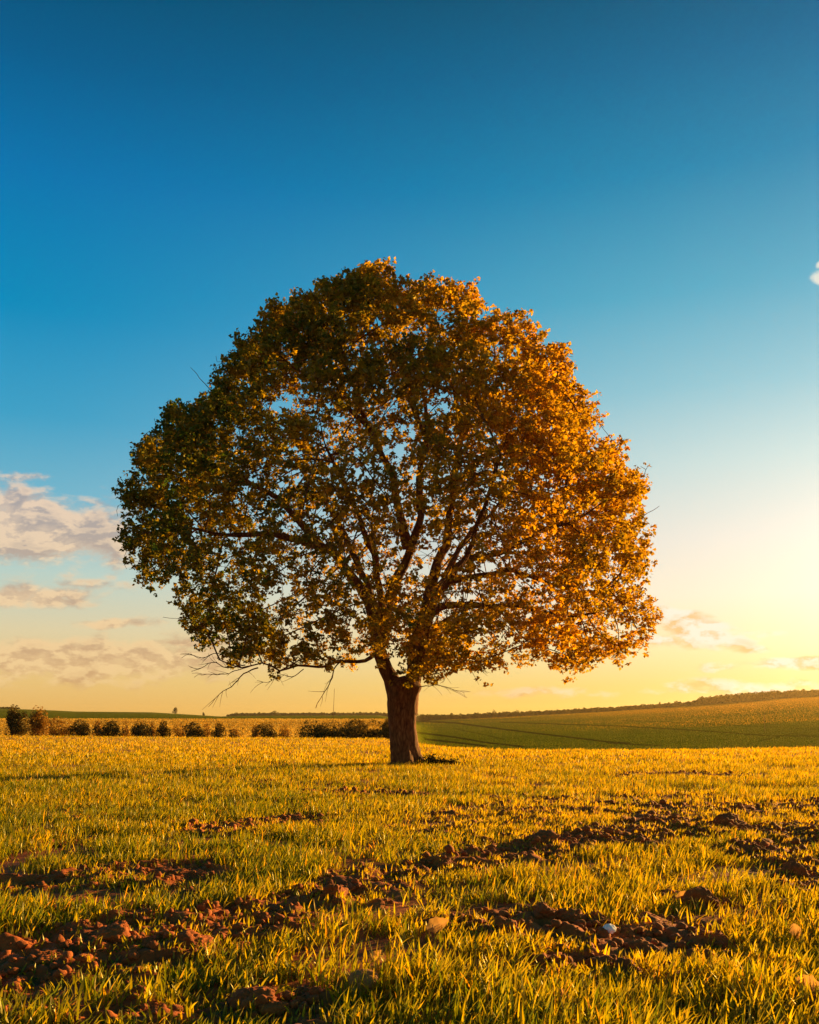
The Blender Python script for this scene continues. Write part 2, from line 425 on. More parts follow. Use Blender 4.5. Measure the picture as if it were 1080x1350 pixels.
tag(link_mesh('hill_crop', V, q, M_hcrop, attrs={'tone': a}), 'short dark green crop covering the long hill on the right', 'crop', kind='stuff')

# ------------------------------------------------------------------ clods
I3, T3 = ico(5); I2, T2 = ico(2); I1, T1 = ico(1)
def clod_shape(base, seed, rough=0.45, flat=0.7):
    s = seed * 7.31
    n = fbm(base * 1.3 + s, 3, 0.55) - 0.5; n2 = fbm(base * 4.0 + s, 3, 0.6) - 0.5
    d = 1 + rough * 1.6 * n + rough * 0.5 * n2
    rr_ = np.random.RandomState(int(seed * 13) % 99991)
    N = rr_.normal(size=(11, 3)); N /= np.linalg.norm(N, axis=1)[:, None]; hh = rr_.uniform(0.6, 1.0, 11)
    pl = (hh / np.maximum(base @ N.T, 0.15)).min(1)
    k = 0.8 if rough > 0.3 else 0.25
    d = d * ((1 - k) + k * np.minimum(pl, 1.15)) * (1 + 0.28 * (fbm(base * 6 + s, 3, 0.7) - 0.5))
    V = base * d[:, None]; V[:, 2] *= flat
    return V

def hit(px, py):
    y = F * CAMH / (py - HZ); return np.array([(px - CX) / F * y, y])

BIG = [  # px, py, width px, material, kind, label
    (332, 1322, 62, 0, 'large rounded brown clod in the grass at the bottom edge left of centre'),
    (366, 1332, 40, 0, 'smaller dark clod touching the right side of the large bottom clod'),
    (478, 1306, 50, 1, 'smooth pale tan stone half buried in grass near the bottom centre'),
    (452, 1300, 28, 1, 'small buff stone just left of the smooth tan stone'),
    (718, 1206, 44, 0, 'dark brown clod at the left end of the cluster above the white pebble'),
    (750, 1209, 40, 0, 'middle brown clod of the cluster above the white pebble'),
    (784, 1212, 34, 0, 'reddish rounded clod closest above the white pebble'),
    (843, 1247, 44, 0, 'brown sunlit clod just right of the white pebble'),
    (795, 1268, 50, 0, 'broad dark clod directly below the white pebble'),
    (830, 1282, 44, 0, 'cracked dark clod low in the cluster under the white pebble'),
    (668, 1226, 36, 0, 'angular red clod in grass between the pebble cluster and the pale leaf'),
    (925, 1192, 42, 0, 'solitary reddish clod in grass on the right below the soil strip'),
    (962, 1086, 42, 0, 'big rough clod standing highest in the soil strip at right'),
    (1044, 1150, 40, 0, 'dark clod near the right edge under the soil strip'),
    (1056, 1128, 22, 1, 'small pale tan stone near the right edge among red clods'),
    (1070, 1322, 56, 0, 'dark clod in the bottom right corner with a dry leaf on it'),
    (712, 1106, 46, 0, 'wide low clod at the middle of the soil strip right of the trunk'),
    (762, 1116, 34, 0, 'medium clod lying right of the wide low clod in the soil strip'),
    (592, 1138, 38, 0, 'low brown clod in the soil strip below the tree trunk'),
    (440, 1184, 40, 0, 'long flat clod in the narrow part of the soil strip'),
    (60, 1262, 60, 0, 'broad flat clod in the wide soil patch at the left edge'),
    (150, 1240, 56, 0, 'long ridge shaped clod in the middle of the left soil patch'),
    (255, 1246, 52, 0, 'smooth dark clod at the right end of the left soil patch'),
    (20, 1290, 46, 0, 'rough clod at the lowest left corner of the soil patch'),
    (185, 1205, 40, 0, 'small raised clod along the upper rim of the left soil patch'),
    (860, 1112, 36, 0, 'tilted clod in the soil strip left of the highest clod'),
    (1000, 1108, 34, 0, 'small clod in the soil strip just below right of the highest clod'),
]
for i, (a, b, w, mt, lab) in enumerate(BIG):
    P = hit(a, b + w * 0.15); s = w / F * P[1] * 0.5
    rr_ = np.random.RandomState(100 + i)
    V = clod_shape(I3, i + 1, 0.25 if mt else 0.5, rr_.uniform(0.55, 0.8)) * [s, s * rr_.uniform(0.7, 1), s]
    g = float(ground_z(P[0], P[1]))
    o = link_mesh('stone' if mt else 'soil_clod', V, T3, M_clodpale if mt else M_clod, smooth=True)
    o.location = (P[0], P[1], g + s * (0.10 if b > 1150 else -0.12)); o.rotation_euler = (0, 0, rr_.uniform(0, 6))
    tag(o, lab, 'stone' if mt else 'clod', 'stones lying in the young wheat' if mt else 'large clods of red soil in the field')
P = hit(802, 1240); s = 8.5 / F * P[1]
o = link_mesh('pebble', clod_shape(I3, 77, 0.28, 0.8) * [s, s, s], T3, M_pebble, smooth=True)
o.location = (P[0], P[1] - 0.02, float(ground_z(P[0], P[1])) + s * 0.35 + 0.03); tag(o, 'small bright white pebble on the brown clods in the right foreground', 'pebble')

# small crumbs: uncountable
def crumbs(n, seed, base, T, smin, smax, ymin, ymax):
    r = np.random.RandomState(seed); Y = r.uniform(ymin, ymax, n * 6); X = r.uniform(-1, 1, n * 6) * (0.56 * Y + 1)
    s = soil_mask(X, Y); k = r.rand(len(X)) < s * (Y < ymax); X, Y = X[k][:n], Y[k][:n]
    sz = smin + (smax - smin) * r.rand(len(X)) ** 2.5
    ex = r.randint(0, 40, len(X)); sh = [clod_shape(base, 200 + j + seed, 0.55, 0.8) for j in range(40)]
    V = np.stack([sh[j] for j in ex]) * sz[:, None, None]
    a = r.uniform(0, 6.28, len(X)); c_, s_ = np.cos(a)[:, None], np.sin(a)[:, None]
    vx = V[..., 0] * c_ - V[..., 1] * s_ * r.uniform(0.6, 1, (len(X), 1)); vy = V[..., 0] * s_ + V[..., 1] * c_
    g = ground_z(X, Y)
    V = np.stack([vx + X[:, None], vy + Y[:, None], V[..., 2] + (g + sz * 0.25)[:, None]], -1)
    return V.reshape(-1, 3), (T[None] + (np.arange(len(X)) * len(base))[:, None, None]).reshape(-1, 3)
cm = cat_meshes([crumbs(5200, 3, I2, T2, 0.006, 0.042, 3.5, 11), crumbs(4500, 4, I1, T1, 0.012, 0.07, 9, 30)])
o = link_mesh('soil_crumbs', cm[0], cm[1], M_clod, smooth=True)
tag(o, 'loose crumbs and small lumps of red soil scattered along the bare strips', 'soil', kind='stuff')

# dry leaves lying in the foreground
def leaf_blade(L, Wd, seed, curl):
    r = np.random.RandomState(seed); n, m = 12, 7
    u = np.linspace(0, 1, n)[:, None]; v = np.linspace(-1, 1, m)[None, :]
    w = Wd * np.sin(np.pi * np.clip(u, 0.02, 0.98) ** 0.8) * (1 + 0.12 * np.sin(u * 24 + seed)) * 0.5
    X = (u - 0.5) * L + 0 * v; Yv = v * w; Z = curl * (0.35 * np.abs(v) ** 1.5 * w * 2 + 0.5 * L * (u - 0.4) ** 2) + 0.004 * np.sin(u * 18) + 0 * v
    V = np.stack([X, Yv, Z], -1).reshape(-1, 3)
    i = np.arange(n - 1)[:, None] * m; j = np.arange(m - 1)[None]
    return V, np.stack([i + j, i + j + 1, i + m + j + 1, i + m + j], -1).reshape(-1, 4)
LV = [(495, 1262, 22, 'small bright orange dry leaf standing in grass at bottom centre'), (577, 1222, 34, 'large pale yellow dry leaf upright in grass left of the clod cluster'),
      (903, 1182, 26, 'pale curled leaf beside the solitary reddish clod on the right'), (1068, 1306, 40, 'broad golden dry leaf in the bottom right corner'),
      (745, 1322, 28, 'yellow curled leaf in grass near the bottom right of centre'), (1052, 1232, 26, 'curled yellow leaf low in grass at the right side')]
for i, (a, b, w, lab) in enumerate(LV):
    P = hit(a, b + 14); L = w / F * P[1] * 0.95
    V, q = leaf_blade(L, L * 0.62, i, 1.2)
    o = link_mesh('fallen_leaf', V, q, M_dry, smooth=True)
    o.rotation_euler = (1.15, -0.7 + 0.35 * i, 0.4 - 0.3 * i)
    o.location = (P[0], P[1], float(ground_z(P[0], P[1])) + 0.07); tag(o, lab, 'leaf', 'dry leaves caught in the wheat')

# ------------------------------------------------------------------ leaves for crowns
def leaf_cloud(C, size, seed, nrm=None, droop=0.3):
    """a folded kite leaf at each centre; returns verts, tris"""
    r = np.random.RandomState(seed); n = len(C)
    d = r.normal(size=(n, 3)); d[:, 2] = d[:, 2] * 0.6 - droop
    if nrm is not None: d = d + nrm * 0.9
    d /= np.linalg.norm(d, axis=1)[:, None]
    u = r.normal(size=(n, 3)); u[:, 2] += 1.1
    s = np.cross(d, u); s /= np.linalg.norm(s, axis=1)[:, None]; u = np.cross(s, d)
    L = (size * r.uniform(0.6, 1.3, n))[:, None]; Wd = L * r.uniform(0.32, 0.5, n)[:, None]
    f = L * r.uniform(0.02, 0.22, n)[:, None]
    b = C - d * L * 0.5; t = C + d * L * 0.5 - u * f
    l = C - d * L * 0.05 + s * Wd + u * f; rr = C - d * L * 0.05 - s * Wd + u * f
    V = np.stack([b, l, t, rr], 1).reshape(-1, 3)
    o = (np.arange(n) * 4)[:, None]
    T = np.concatenate([o + [[0, 2, 1]], o + [[0, 3, 2]]])
    return V, T

# ------------------------------------------------------------------ the tree
SIL = [(345, 470, 545), (352, 452, 562), (362, 436, 574), (378, 405, 600), (388, 376, 632), (402, 368, 650), (420, 338, 692), (450, 318, 735), (480, 298, 760), (510, 262, 782),
       (550, 204, 792), (566, 196, 816), (600, 168, 824), (640, 162, 846), (700, 154, 856), (745, 158, 858), (770, 190, 852), (800, 216, 872), (830, 250, 858), (860, 264, 836), (880, 300, 770), (895, 380, 640)]
SIL = np.array(SIL, float)
BOT = np.array([(150, 745), (190, 780), (220, 815), (260, 878), (330, 892), (400, 890), (480, 886), (500, 872), (540, 872), (560, 905), (580, 905), (600, 896), (640, 900), (680, 876), (730, 888), (780, 890), (850, 862), (884, 812)], float)
def insil(px, py, sh=0.0):
    l = np.interp(py, SIL[:, 0], SIL[:, 1]); r = np.interp(py, SIL[:, 0], SIL[:, 2])
    return (py > SIL[0, 0] + sh) & (px > l + sh) & (px < r - sh) & (py < np.interp(px, BOT[:, 0], BOT[:, 1]) - sh)
def crown_points(n, seed, bias=True):
    r = np.random.RandomState(seed); out = []
    tot = 0
    while tot < n:
        m = 40000
        px = r.uniform(150, 880, m); py = r.uniform(342, 895, m)
        cx = np.interp(py, SIL[:, 0], (SIL[:, 1] + SIL[:, 2]) / 2); hw = np.interp(py, SIL[:, 0], (SIL[:, 2] - SIL[:, 1]) / 2)
        q = (px - cx) / np.maximum(hw, 1)
        dep = hw / F * TY * 0.95 * np.sqrt(np.clip(1 - q * q, 0, 1))
        f = r.uniform(-1, 1, m)
        d = dep * f
        y = TY + d
        bmp = fbm(p2(px, py, 1 / 26.0, 4), 2); ok = insil(px, py, 11 + 34 * sstep(0.45, 0.72, bmp)) | ((px > 740) & (py > 640) & insil(px, py, 6 + 26 * sstep(0.45, 0.72, bmp))) & (r.rand(m) < 0.25 + dep / 9)
        vert = np.clip((py - 345) / 130, 0, 1) ; 
        shell = np.maximum.reduce([np.abs(q), np.abs(f), 1 - vert * 0.9, np.sqrt(q * q * 0.6 + f * f * 0.6)])
        P = np.stack([(px - CX) / F * y, y, CAMH - (py - HZ) / F * y], -1)
        lum = fbm(P * 0.55 + 40, 3)
        acc = (0.28 + 0.72 * sstep(0.45, 0.9, shell)) * sstep(0.30, 0.50, lum + 0.12 * sstep(0.6, 0.95, shell)) * (1 - 0.1 * sstep(680, 860, py))
        ok &= r.rand(m) < acc
        out.append(P[ok]); tot += ok.sum()
    return np.concatenate(out)[:n]

def crv(pts, dep, step=0.22):
    """Catmull-Rom through pixel points with depth offsets; resampled"""
    P = np.array([W(a, b, TY + d) for (a, b), d in zip(pts, dep)])
    Pe = np.concatenate([[2 * P[0] - P[1]], P, [2 * P[-1] - P[-2]]]); out = []
    for i in range(1, len(Pe) - 2):
        L = np.linalg.norm(Pe[i + 1] - Pe[i]); k = max(2, int(L / step))
        t = (np.arange(k) / k)[:, None]
        out.append(0.5 * ((2 * Pe[i]) + (-Pe[i - 1] + Pe[i + 1]) * t + (2 * Pe[i - 1] - 5 * Pe[i] + 4 * Pe[i + 1] - Pe[i + 2]) * t ** 2 + (-Pe[i - 1] + 3 * Pe[i] - 3 * Pe[i + 1] + Pe[i + 2]) * t ** 3))
    out.append(P[-1:]); return np.concatenate(out)

# name, points, depths, r0, r1, parent limb index (None = trunk top)
LIMBS = [
    ([(527, 935), (514, 893), (500, 860), (492, 815), (472, 770), (440, 733), (422, 724), (393, 713), (351, 705), (298, 706), (262, 698)], [0, 0, -.1, -.3, -.7, -1.1, -1.3, -1.6, -1.9, -2.2, -2.4], .30, .05),
    ([(500, 850), (512, 800), (527, 753), (545, 710), (554, 679), (553, 630), (562, 570), (556, 500)], [-.1, .3, .2, 0, -.2, -.3, -.2, 0], .24, .06),
    ([(537, 940), (545, 893), (551, 845), (566, 790), (578, 745), (592, 700), (600, 640), (612, 570), (640, 500)], [0, 0, .1, .3, .5, .7, .8, 1, 1.4], .30, .06),
    ([(538, 722), (526, 675), (517, 629), (500, 595), (484, 560), (468, 520), (456, 478), (440, 430)], [0, -.5, -.9, -1.2, -1.4, -1.6, -1.7, -1.8], .17, .04),
    ([(566, 795), (590, 762), (615, 738), (655, 729), (692, 715), (718, 698), (752, 690)], [.2, -.3, -.9, -1.3, -1.8, -2.2, -2.4], .16, .05),
    ([(570, 782), (600, 766), (640, 757), (690, 757), (740, 776), (790, 780)], [.3, 0, -.3, -.6, -.8, -.9], .13, .04),
    ([(560, 820), (580, 800), (618, 797), (655, 800), (700, 803), (750, 812), (785, 808)], [.2, -.1, -.6, -1, -1.4, -1.8, -2.2], .14, .04),
    ([(430, 728), (412, 706), (396, 686), (372, 666), (345, 646), (300, 620), (255, 600)], [-1.2, -1.2, -1.3, -1.3, -1.2, -1.1, -1], .13, .04),
    ([(503, 850), (482, 872), (446, 871), (420, 881), (396, 878), (369, 884), (345, 874), (318, 880), (290, 870)], [0, -.6, -1.2, -1.6, -1.8, -2.1, -2.3, -2.5, -2.6], .075, .02),
    ([(600, 640), (630, 610), (670, 580), (700, 540), (735, 500)], [.8, .5, .1, -.4, -.8], .13, .04),
    ([(557, 850), (590, 815), (640, 800), (674, 823), (694, 846), (718, 852), (745, 862), (762, 874)], [.2, -.8, -1.6, -2.2, -2.6, -2.8, -3, -3], .06, .010),
    # towards the viewer and away
    ([(500, 855), (505, 810), (500, 760), (480, 700), (455, 640), (430, 590)], [-.1, -1.2, -2.4, -3.6, -4.8, -5.8], .17, .04),
    ([(552, 880), (560, 840), (575, 790), (610, 740), (640, 670), (660, 600)], [0, -1.1, -2.3, -3.5, -4.7, -5.6], .17, .04),
    ([(500, 850), (495, 800), (470, 740), (440, 680), (400, 620), (350, 560)], [-.1, 1.0, 2.2, 3.5, 4.8, 5.6], .17, .04),
    ([(556, 840), (575, 780), (610, 720), (660, 660), (700, 610)], [.1, 1.4, 3.0, 4.4, 5.6], .17, .04),
    ([(560, 570), (540, 530), (528, 480), (520, 430), (508, 385)], [-.2, .3, .8, 1, 1], .10, .03),
    ([(612, 570), (600, 520), (585, 470), (575, 420)], [1, .6, .1, -.4], .09, .03),
    ([(484, 560), (450, 530), (410, 500), (370, 470)], [-1.4, -1.0, -.6, -.2], .09, .03),
]
BARE = [([(446, 873), (438, 892), (432, 907), (424, 918), (416, 934)], [-1.2, -1.3, -1.4, -1.4, -1.5], .022, .006),
        ([(340, 880), (322, 888), (310, 902), (294, 911), (283, 920), (274, 931)], [-2.3, -2.4, -2.5, -2.5, -2.6, -2.6], .022, .005),
        ([(323, 876), (300, 880), (280, 872), (262, 882), (248, 878)], [-2.4, -2.5, -2.6, -2.7, -2.7], .018, .005),
        ([(330, 878), (306, 886), (286, 890), (268, 888), (256, 893)], [-2.4, -2.5, -2.5, -2.6, -2.6], .014, .005),
        ([(300, 868), (282, 862), (266, 868), (250, 862), (240, 868)], [-2.6, -2.6, -2.7, -2.7, -2.7], .014, .005),
        ([(400, 882), (384, 893), (370, 890), (352, 900), (338, 897)], [-1.9, -2, -2, -2.1, -2.1], .014, .005),
        ([(282, 520), (270, 506), (260, 494), (251, 484)], [-.5, -.5, -.5, -.5], .014, .006),
        ([(838, 690), (850, 680), (860, 673), (869, 667)], [-.5, -.5, -.5, -.5], .014, .006),
        ([(552, 905), (566, 903), (584, 904), (600, 910), (622, 912)], [-.3, -.5, -.8, -1, -1.1], .016, .004),
        ([(556, 890), (576, 872), (590, 860), (602, 866), (618, 878), (640, 884)], [-.3, -.7, -1.1, -1.3, -1.5, -1.7], .028, .008),
        ([(586, 864), (584, 880), (588, 894), (580, 902)], [-1.1, -1.2, -1.2, -1.3], .015, .005)]
tr = thing('tree', 'lone broad crowned tree with orange and green leaves standing in the wheat field', 'tree', (W(535, 1008, TY)[0], TY, 0))
TLOC = np.array(tr.location[:])
limbP, limbR, sk, par = [], [], [], []
for pts, dep, r0, r1 in LIMBS:
    P = crv(pts, dep); n = len(P)
    amp = 0.11 * np.sin(np.linspace(0, np.pi, n))[:, None]
    P = P + amp * (np.stack([fbm(P * 1.3 + s, 3) for s in (3, 50, 90)], -1) - 0.5) * 3
    u = np.linspace(0, 1, n)
    limbP.append(P); limbR.append((r0 * 0.82 * (1 - u) ** 1.1 + r1 * 0.8 * (1 - (1 - u) ** 1.1)) * (1 + 0.35 * np.exp(-u * n * 0.2 / 0.5)))
for P in limbP:
    st = len(sk)
    sk.extend(P[2:]); par.extend([-1] + list(range(st, st + len(P) - 3)))
nodes = np.zeros((120000, 3)); nodes[:len(sk)] = sk; parent = np.full(120000, -1); parent[:len(sk)] = par
nn = len(sk); n_sk = nn
CL = crown_points(2200, 5)
xt = np.array([W(a, b, TY - d) for a, b, d in [(540, 868, .8), (552, 880, .9), (530, 850, 1.0), (563, 893, .7), (572, 880, 1.2), (545, 845, .7), (590, 870, 1.2), (515, 845, 1.1), (560, 860, 1.0), (536, 884, .6), (478, 850, 1.2), (450, 856, 1.6), (620, 876, 1.6), (655, 872, 2.0)]])
CL = np.concatenate([CL, xt]); rc = np.random.RandomState(77)
CR = rc.uniform(0.14, 0.27, len(CL)); CR[-len(xt):] = .17
A = (CL[:, None, :] + rc.normal(size=(len(CL), 8, 3)) * CR[:, None, None] * [1, 1, .8]).reshape(-1, 3)
A = A[rc.permutation(len(A))]
near = np.full(len(A), 1e9); nid = np.zeros(len(A), int)
def upd(a, b):
    for s in range(a, b, 400):
        e = min(b, s + 400)
        D = ((A[:, None, :] - nodes[None, s:e, :]) ** 2).sum(-1); j = D.argmin(1); dm = D[np.arange(len(A)), j]
        k = dm < near; near[k] = dm[k]; nid[k] = j[k] + s
upd(0, nn)
STEP, KILL, INF = 0.18, 0.24, 3.2
kids = {}
for it in range(70):
    act = near < INF ** 2
    if not act.any(): break
    ids = nid[act]; v = A[act] - nodes[ids]; v /= np.linalg.norm(v, axis=1)[:, None] + 1e-9
    uq, inv = np.unique(ids, return_inverse=True)
    S = np.zeros((len(uq), 3)); np.add.at(S, inv, v)
    S += R.normal(0, 0.22, S.shape)
    pd = nodes[uq] - nodes[np.maximum(parent[uq], 0)]; pl = np.linalg.norm(pd, axis=1)[:, None] + 1e-9
    S = S / (np.linalg.norm(S, axis=1)[:, None] + 1e-9) + 0.35 * np.where(parent[uq][:, None] >= 0, pd / pl, 0) * (pl < 1)
    S[:, 2] -= 0.03
    S /= np.linalg.norm(S, axis=1)[:, None] + 1e-9
    ok = np.array([kids.get(int(k), 0) < 3 for k in uq])
    near[np.isin(nid, uq[~ok])] = np.where(True, 1e8, 0)
    uq, S = uq[ok], S[ok]
    for k in uq: kids[int(k)] = kids.get(int(k), 0) + 1
    m = len(uq)
    if m == 0 or nn + m > 119000: break
    nodes[nn:nn + m] = nodes[uq] + S * STEP; parent[nn:nn + m] = uq
    upd(nn, nn + m); nn += m
    keep = near > KILL ** 2
    A, near, nid = A[keep], near[keep], nid[keep]
    if len(A) == 0: break
nodes = nodes[:nn]; parent = parent[:nn]
print('tree nodes', nn, 'left attractors', len(A))
# pipe radii
EXP = 2.35; acc = np.zeros(nn); hasc = np.zeros(nn, bool); rad = np.zeros(nn); best = np.full(nn, -1); bestr = np.zeros(nn)
depth_tip = np.zeros(nn)
for i in range(nn - 1, -1, -1):
    rad[i] = max(0.0065, acc[i] ** (1 / EXP)) if hasc[i] else 0.0065
    p = parent[i]
    if p >= 0:
        acc[p] += rad[i] ** EXP * 1.0; hasc[p] = True; depth_tip[p] = max(depth_tip[p], depth_tip[i] + 1)
        if rad[i] > bestr[p] and i >= n_sk: bestr[p] = rad[i]; best[p] = i
parts = []
starts = [i for i in range(n_sk, nn) if best[parent[i]] != i or parent[i] < n_sk]
for s in starts:
    ch = [parent[s]] if parent[s] >= 0 else []; rr_ = []
    i = s
    while i >= 0: ch.append(i); i = best[i]
    P = nodes[ch].copy(); rr_ = rad[ch].copy(); rr_[0] = min(rad[ch[0]], rad[ch[1]] * 1.25)
    if len(P) > 3: P[1:-1] = 0.5 * P[1:-1] + 0.25 * (P[:-2] + P[2:])
    rr_ = np.minimum(rr_, 0.09)
    parts.append(tube(P, rr_, 6 if rr_[0] > 0.03 else (4 if rr_[0] > 0.015 else 3)))
V, q = cat_meshes(parts)
link_mesh('twigs', V, q, M_bark, tr, smooth=True, loc=TLOC)
for k, (P, rr_) in enumerate(zip(limbP, limbR)):
    v, q = tube(P, rr_, 14)
    d = fbm(v * 3.0 + 5, 3) - 0.5
    ctr = np.repeat(P, 14, axis=0); v = ctr + (v - ctr) * (1 + 0.45 * d[:, None])
    link_mesh('limb', v, q, M_bark, tr, smooth=True, loc=TLOC)
bp = []
for pts, dep, r0, r1 in BARE:
    bp = []; P = crv(pts, dep, 0.1); n = len(P); P = P + (np.stack([fbm(P * 5 + s, 2) for s in (3, 50, 90)], -1) - 0.5) * 0.10
    bp.append(tube(P, np.linspace(r0, r1, n), 5))
    rb = np.random.RandomState(int(pts[0][0] + pts[0][1]))
    if r0 > .0141 or len(pts) > 4:
        for j in range(3, n - 2, max(1, n // 16)):
            L = rb.uniform(0.15, 0.45); dr = (P[min(j + 2, n - 1)] - P[j - 1]); dr /= np.linalg.norm(dr)
            dr = dr + rb.normal(0, 0.6, 3) * [1, 0.6, 0.8]; dr /= np.linalg.norm(dr)
            u = np.linspace(0, 1, 6)[:, None]
            S = P[j] + dr * L * u + rb.normal(0, 0.07, 3) * u ** 2 + [0, 0, -0.05] * u ** 2
            bp.append(tube(S, np.linspace(r1 * 1.4, 0.003, 6), 4))
    V, q = cat_meshes(bp); link_mesh('bare_twig', V, q, M_bark, tr, smooth=True, loc=TLOC)

# trunk with root flare
k = 64; zz = np.linspace(-0.15, 2.62, 90)
rowpx = HZ + (CAMH - zz) * F / TY
le = np.interp(rowpx, [870, 885, 900, 907, 915, 930, 960, 985, 995, 1003, 1009], [506, 507, 510, 511, 511, 510, 513, 514, 514.5, 515, 513])
ri = np.interp(rowpx, [870, 885, 900, 907, 915, 930, 960, 985, 995, 1003, 1009], [552, 556, 558, 557, 553, 549, 548.5, 551, 553.5, 557, 563])
cxw = ((le + ri) / 2 - CX) / F * TY; hw = (ri - le) / 2 / F * TY
hw = hw * np.sqrt(np.clip(1 - (np.clip(zz - 2.25, 0, 1) / 0.40) ** 2, 0.15, 1))
a = np.arange(k) * 2 * np.pi / k
flare = np.exp(-np.maximum(zz, 0) / 0.26)
lob = 1 + flare[:, None] * (0.24 * np.cos(5 * a + 0.6)[None] + 0.14 * np.cos(3 * a - 1)[None]) + 0.035 * np.cos(4 * a + zz[:, None] * 1.2) + 0.02 * np.cos(9 * a - zz[:, None])
vx = cxw[:, None] + hw[:, None] * lob * np.cos(a)[None]; vy = TY + hw[:, None] * 0.95 * lob * np.sin(a)[None]; vz = np.broadcast_to(zz[:, None], vx.shape)
V = np.stack([vx, vy, vz], -1)
cc = np.stack([np.broadcast_to(cxw[:, None], vx.shape), np.full(vx.shape, TY), vz], -1)
st = np.stack([vx * 9, vy * 9, vz * 2.0], -1)
V = V + (V - cc) * (0.16 * (fbm(st, 4, 0.6) - 0.5))[..., None]
V = V.reshape(-1, 3); i = np.arange(89)[:, None] * k; j = np.arange(k)[None]; j2 = (j + 1) % k
q = np.stack([i + j, i + j2, i + k + j2, i + k + j], -1).reshape(-1, 4)
top = (np.arange(k) + 89 * k)[None]
V2 = np.concatenate([V, [[cxw[-1], TY, zz[-1] + 0.06]]]); tri = np.stack([89 * k + np.arange(k), 89 * k + (np.arange(k) + 1) % k, np.full(k, len(V))], -1)
link_mesh('trunk', V2, [q, tri], M_bark, tr, smooth=True, loc=TLOC)

# foliage
thin = (rad < 0.0175) & (np.arange(nn) >= n_sk)
tips = nodes[thin]; dt = depth_tip[thin]
rl = np.random.RandomState(9)
mdist = np.concatenate([np.sqrt(((tips[k:k + 500, None, :] - CL[None]) ** 2).sum(-1)).min(1) for k in range(0, len(tips), 500)])
cnt = np.where(dt < 2, rl.randint(18, 28, len(tips)), rl.randint(8, 14, len(tips))) * (0.03 + 1.1 * sstep(0.62, 0.28, mdist))
# fewer leaves low down in the crown
tpy = HZ - F * (tips[:, 2] - CAMH) / tips[:, 1]; tpx = CX + F * tips[:, 0] / tips[:, 1]
core = np.maximum(np.exp(-((tpx - 520) / 150) ** 2 - ((tpy - 620) / 150) ** 2), 0.85 * np.exp(-((tpx - 520) / 250) ** 2 - ((tpy - 735) / 70) ** 2))
thinf = 1.06 - 0.60 * core - 0.30 * sstep(640, 800, tpy) + 0.45 * sstep(580, 420, tpy)
cnt = np.maximum(0, np.round(cnt * thinf * (0.55 + 0.9 * fbm(tips * 0.8 + 9, 3)))).astype(int)
nros = np.minimum(5, np.round(cnt / 7 + rl.uniform(-.5, .5, len(cnt)))).clip(0).astype(int)
RC = np.repeat(tips, nros, axis=0); RC = RC + rl.normal(0, 0.10, RC.shape)
nl_ = rl.randint(6, 11, len(RC)); C0 = np.repeat(RC, nl_, axis=0); dirs = rl.normal(size=C0.shape); dirs[:, 2] = dirs[:, 2] * .7 - .1
dirs /= np.linalg.norm(dirs, axis=1)[:, None]
C = C0 + dirs * rl.uniform(0.05, 0.115, len(C0))[:, None]; okl = C[:, 2] > 2.2
rid_ = np.repeat(rl.normal(0, 0.09, len(RC)), nl_)[okl]; C, dirs = C[okl], dirs[okl]
print('tips', len(tips), 'rosettes', len(RC), 'leaves', len(C))
cpx = CX + F * C[:, 0] / C[:, 1]; cpy = HZ - F * (C[:, 2] - CAMH) / C[:, 1]
V, T = leaf_cloud(C, 0.113, 21, nrm=dirs * 1.6, droop=.25)
lit_hue = rid_ + 0.35 + 0.40 * sstep(300, 760, cpx + (cpy - 600) * 0.1) + 0.12 * sstep(460, 350, cpy) - 0.24 * sstep(400, 180, cpx) + 0.95 * (fbm(C * 0.6 + 70, 3) - 0.5)  # random leaf hue, plus painted-in sun warmth growing to the right and top
link_mesh('crown', V, T, M_crown, tr, attrs={'sun_tint': np.repeat(np.clip(lit_hue, 0, 1), 4)}, loc=TLOC)

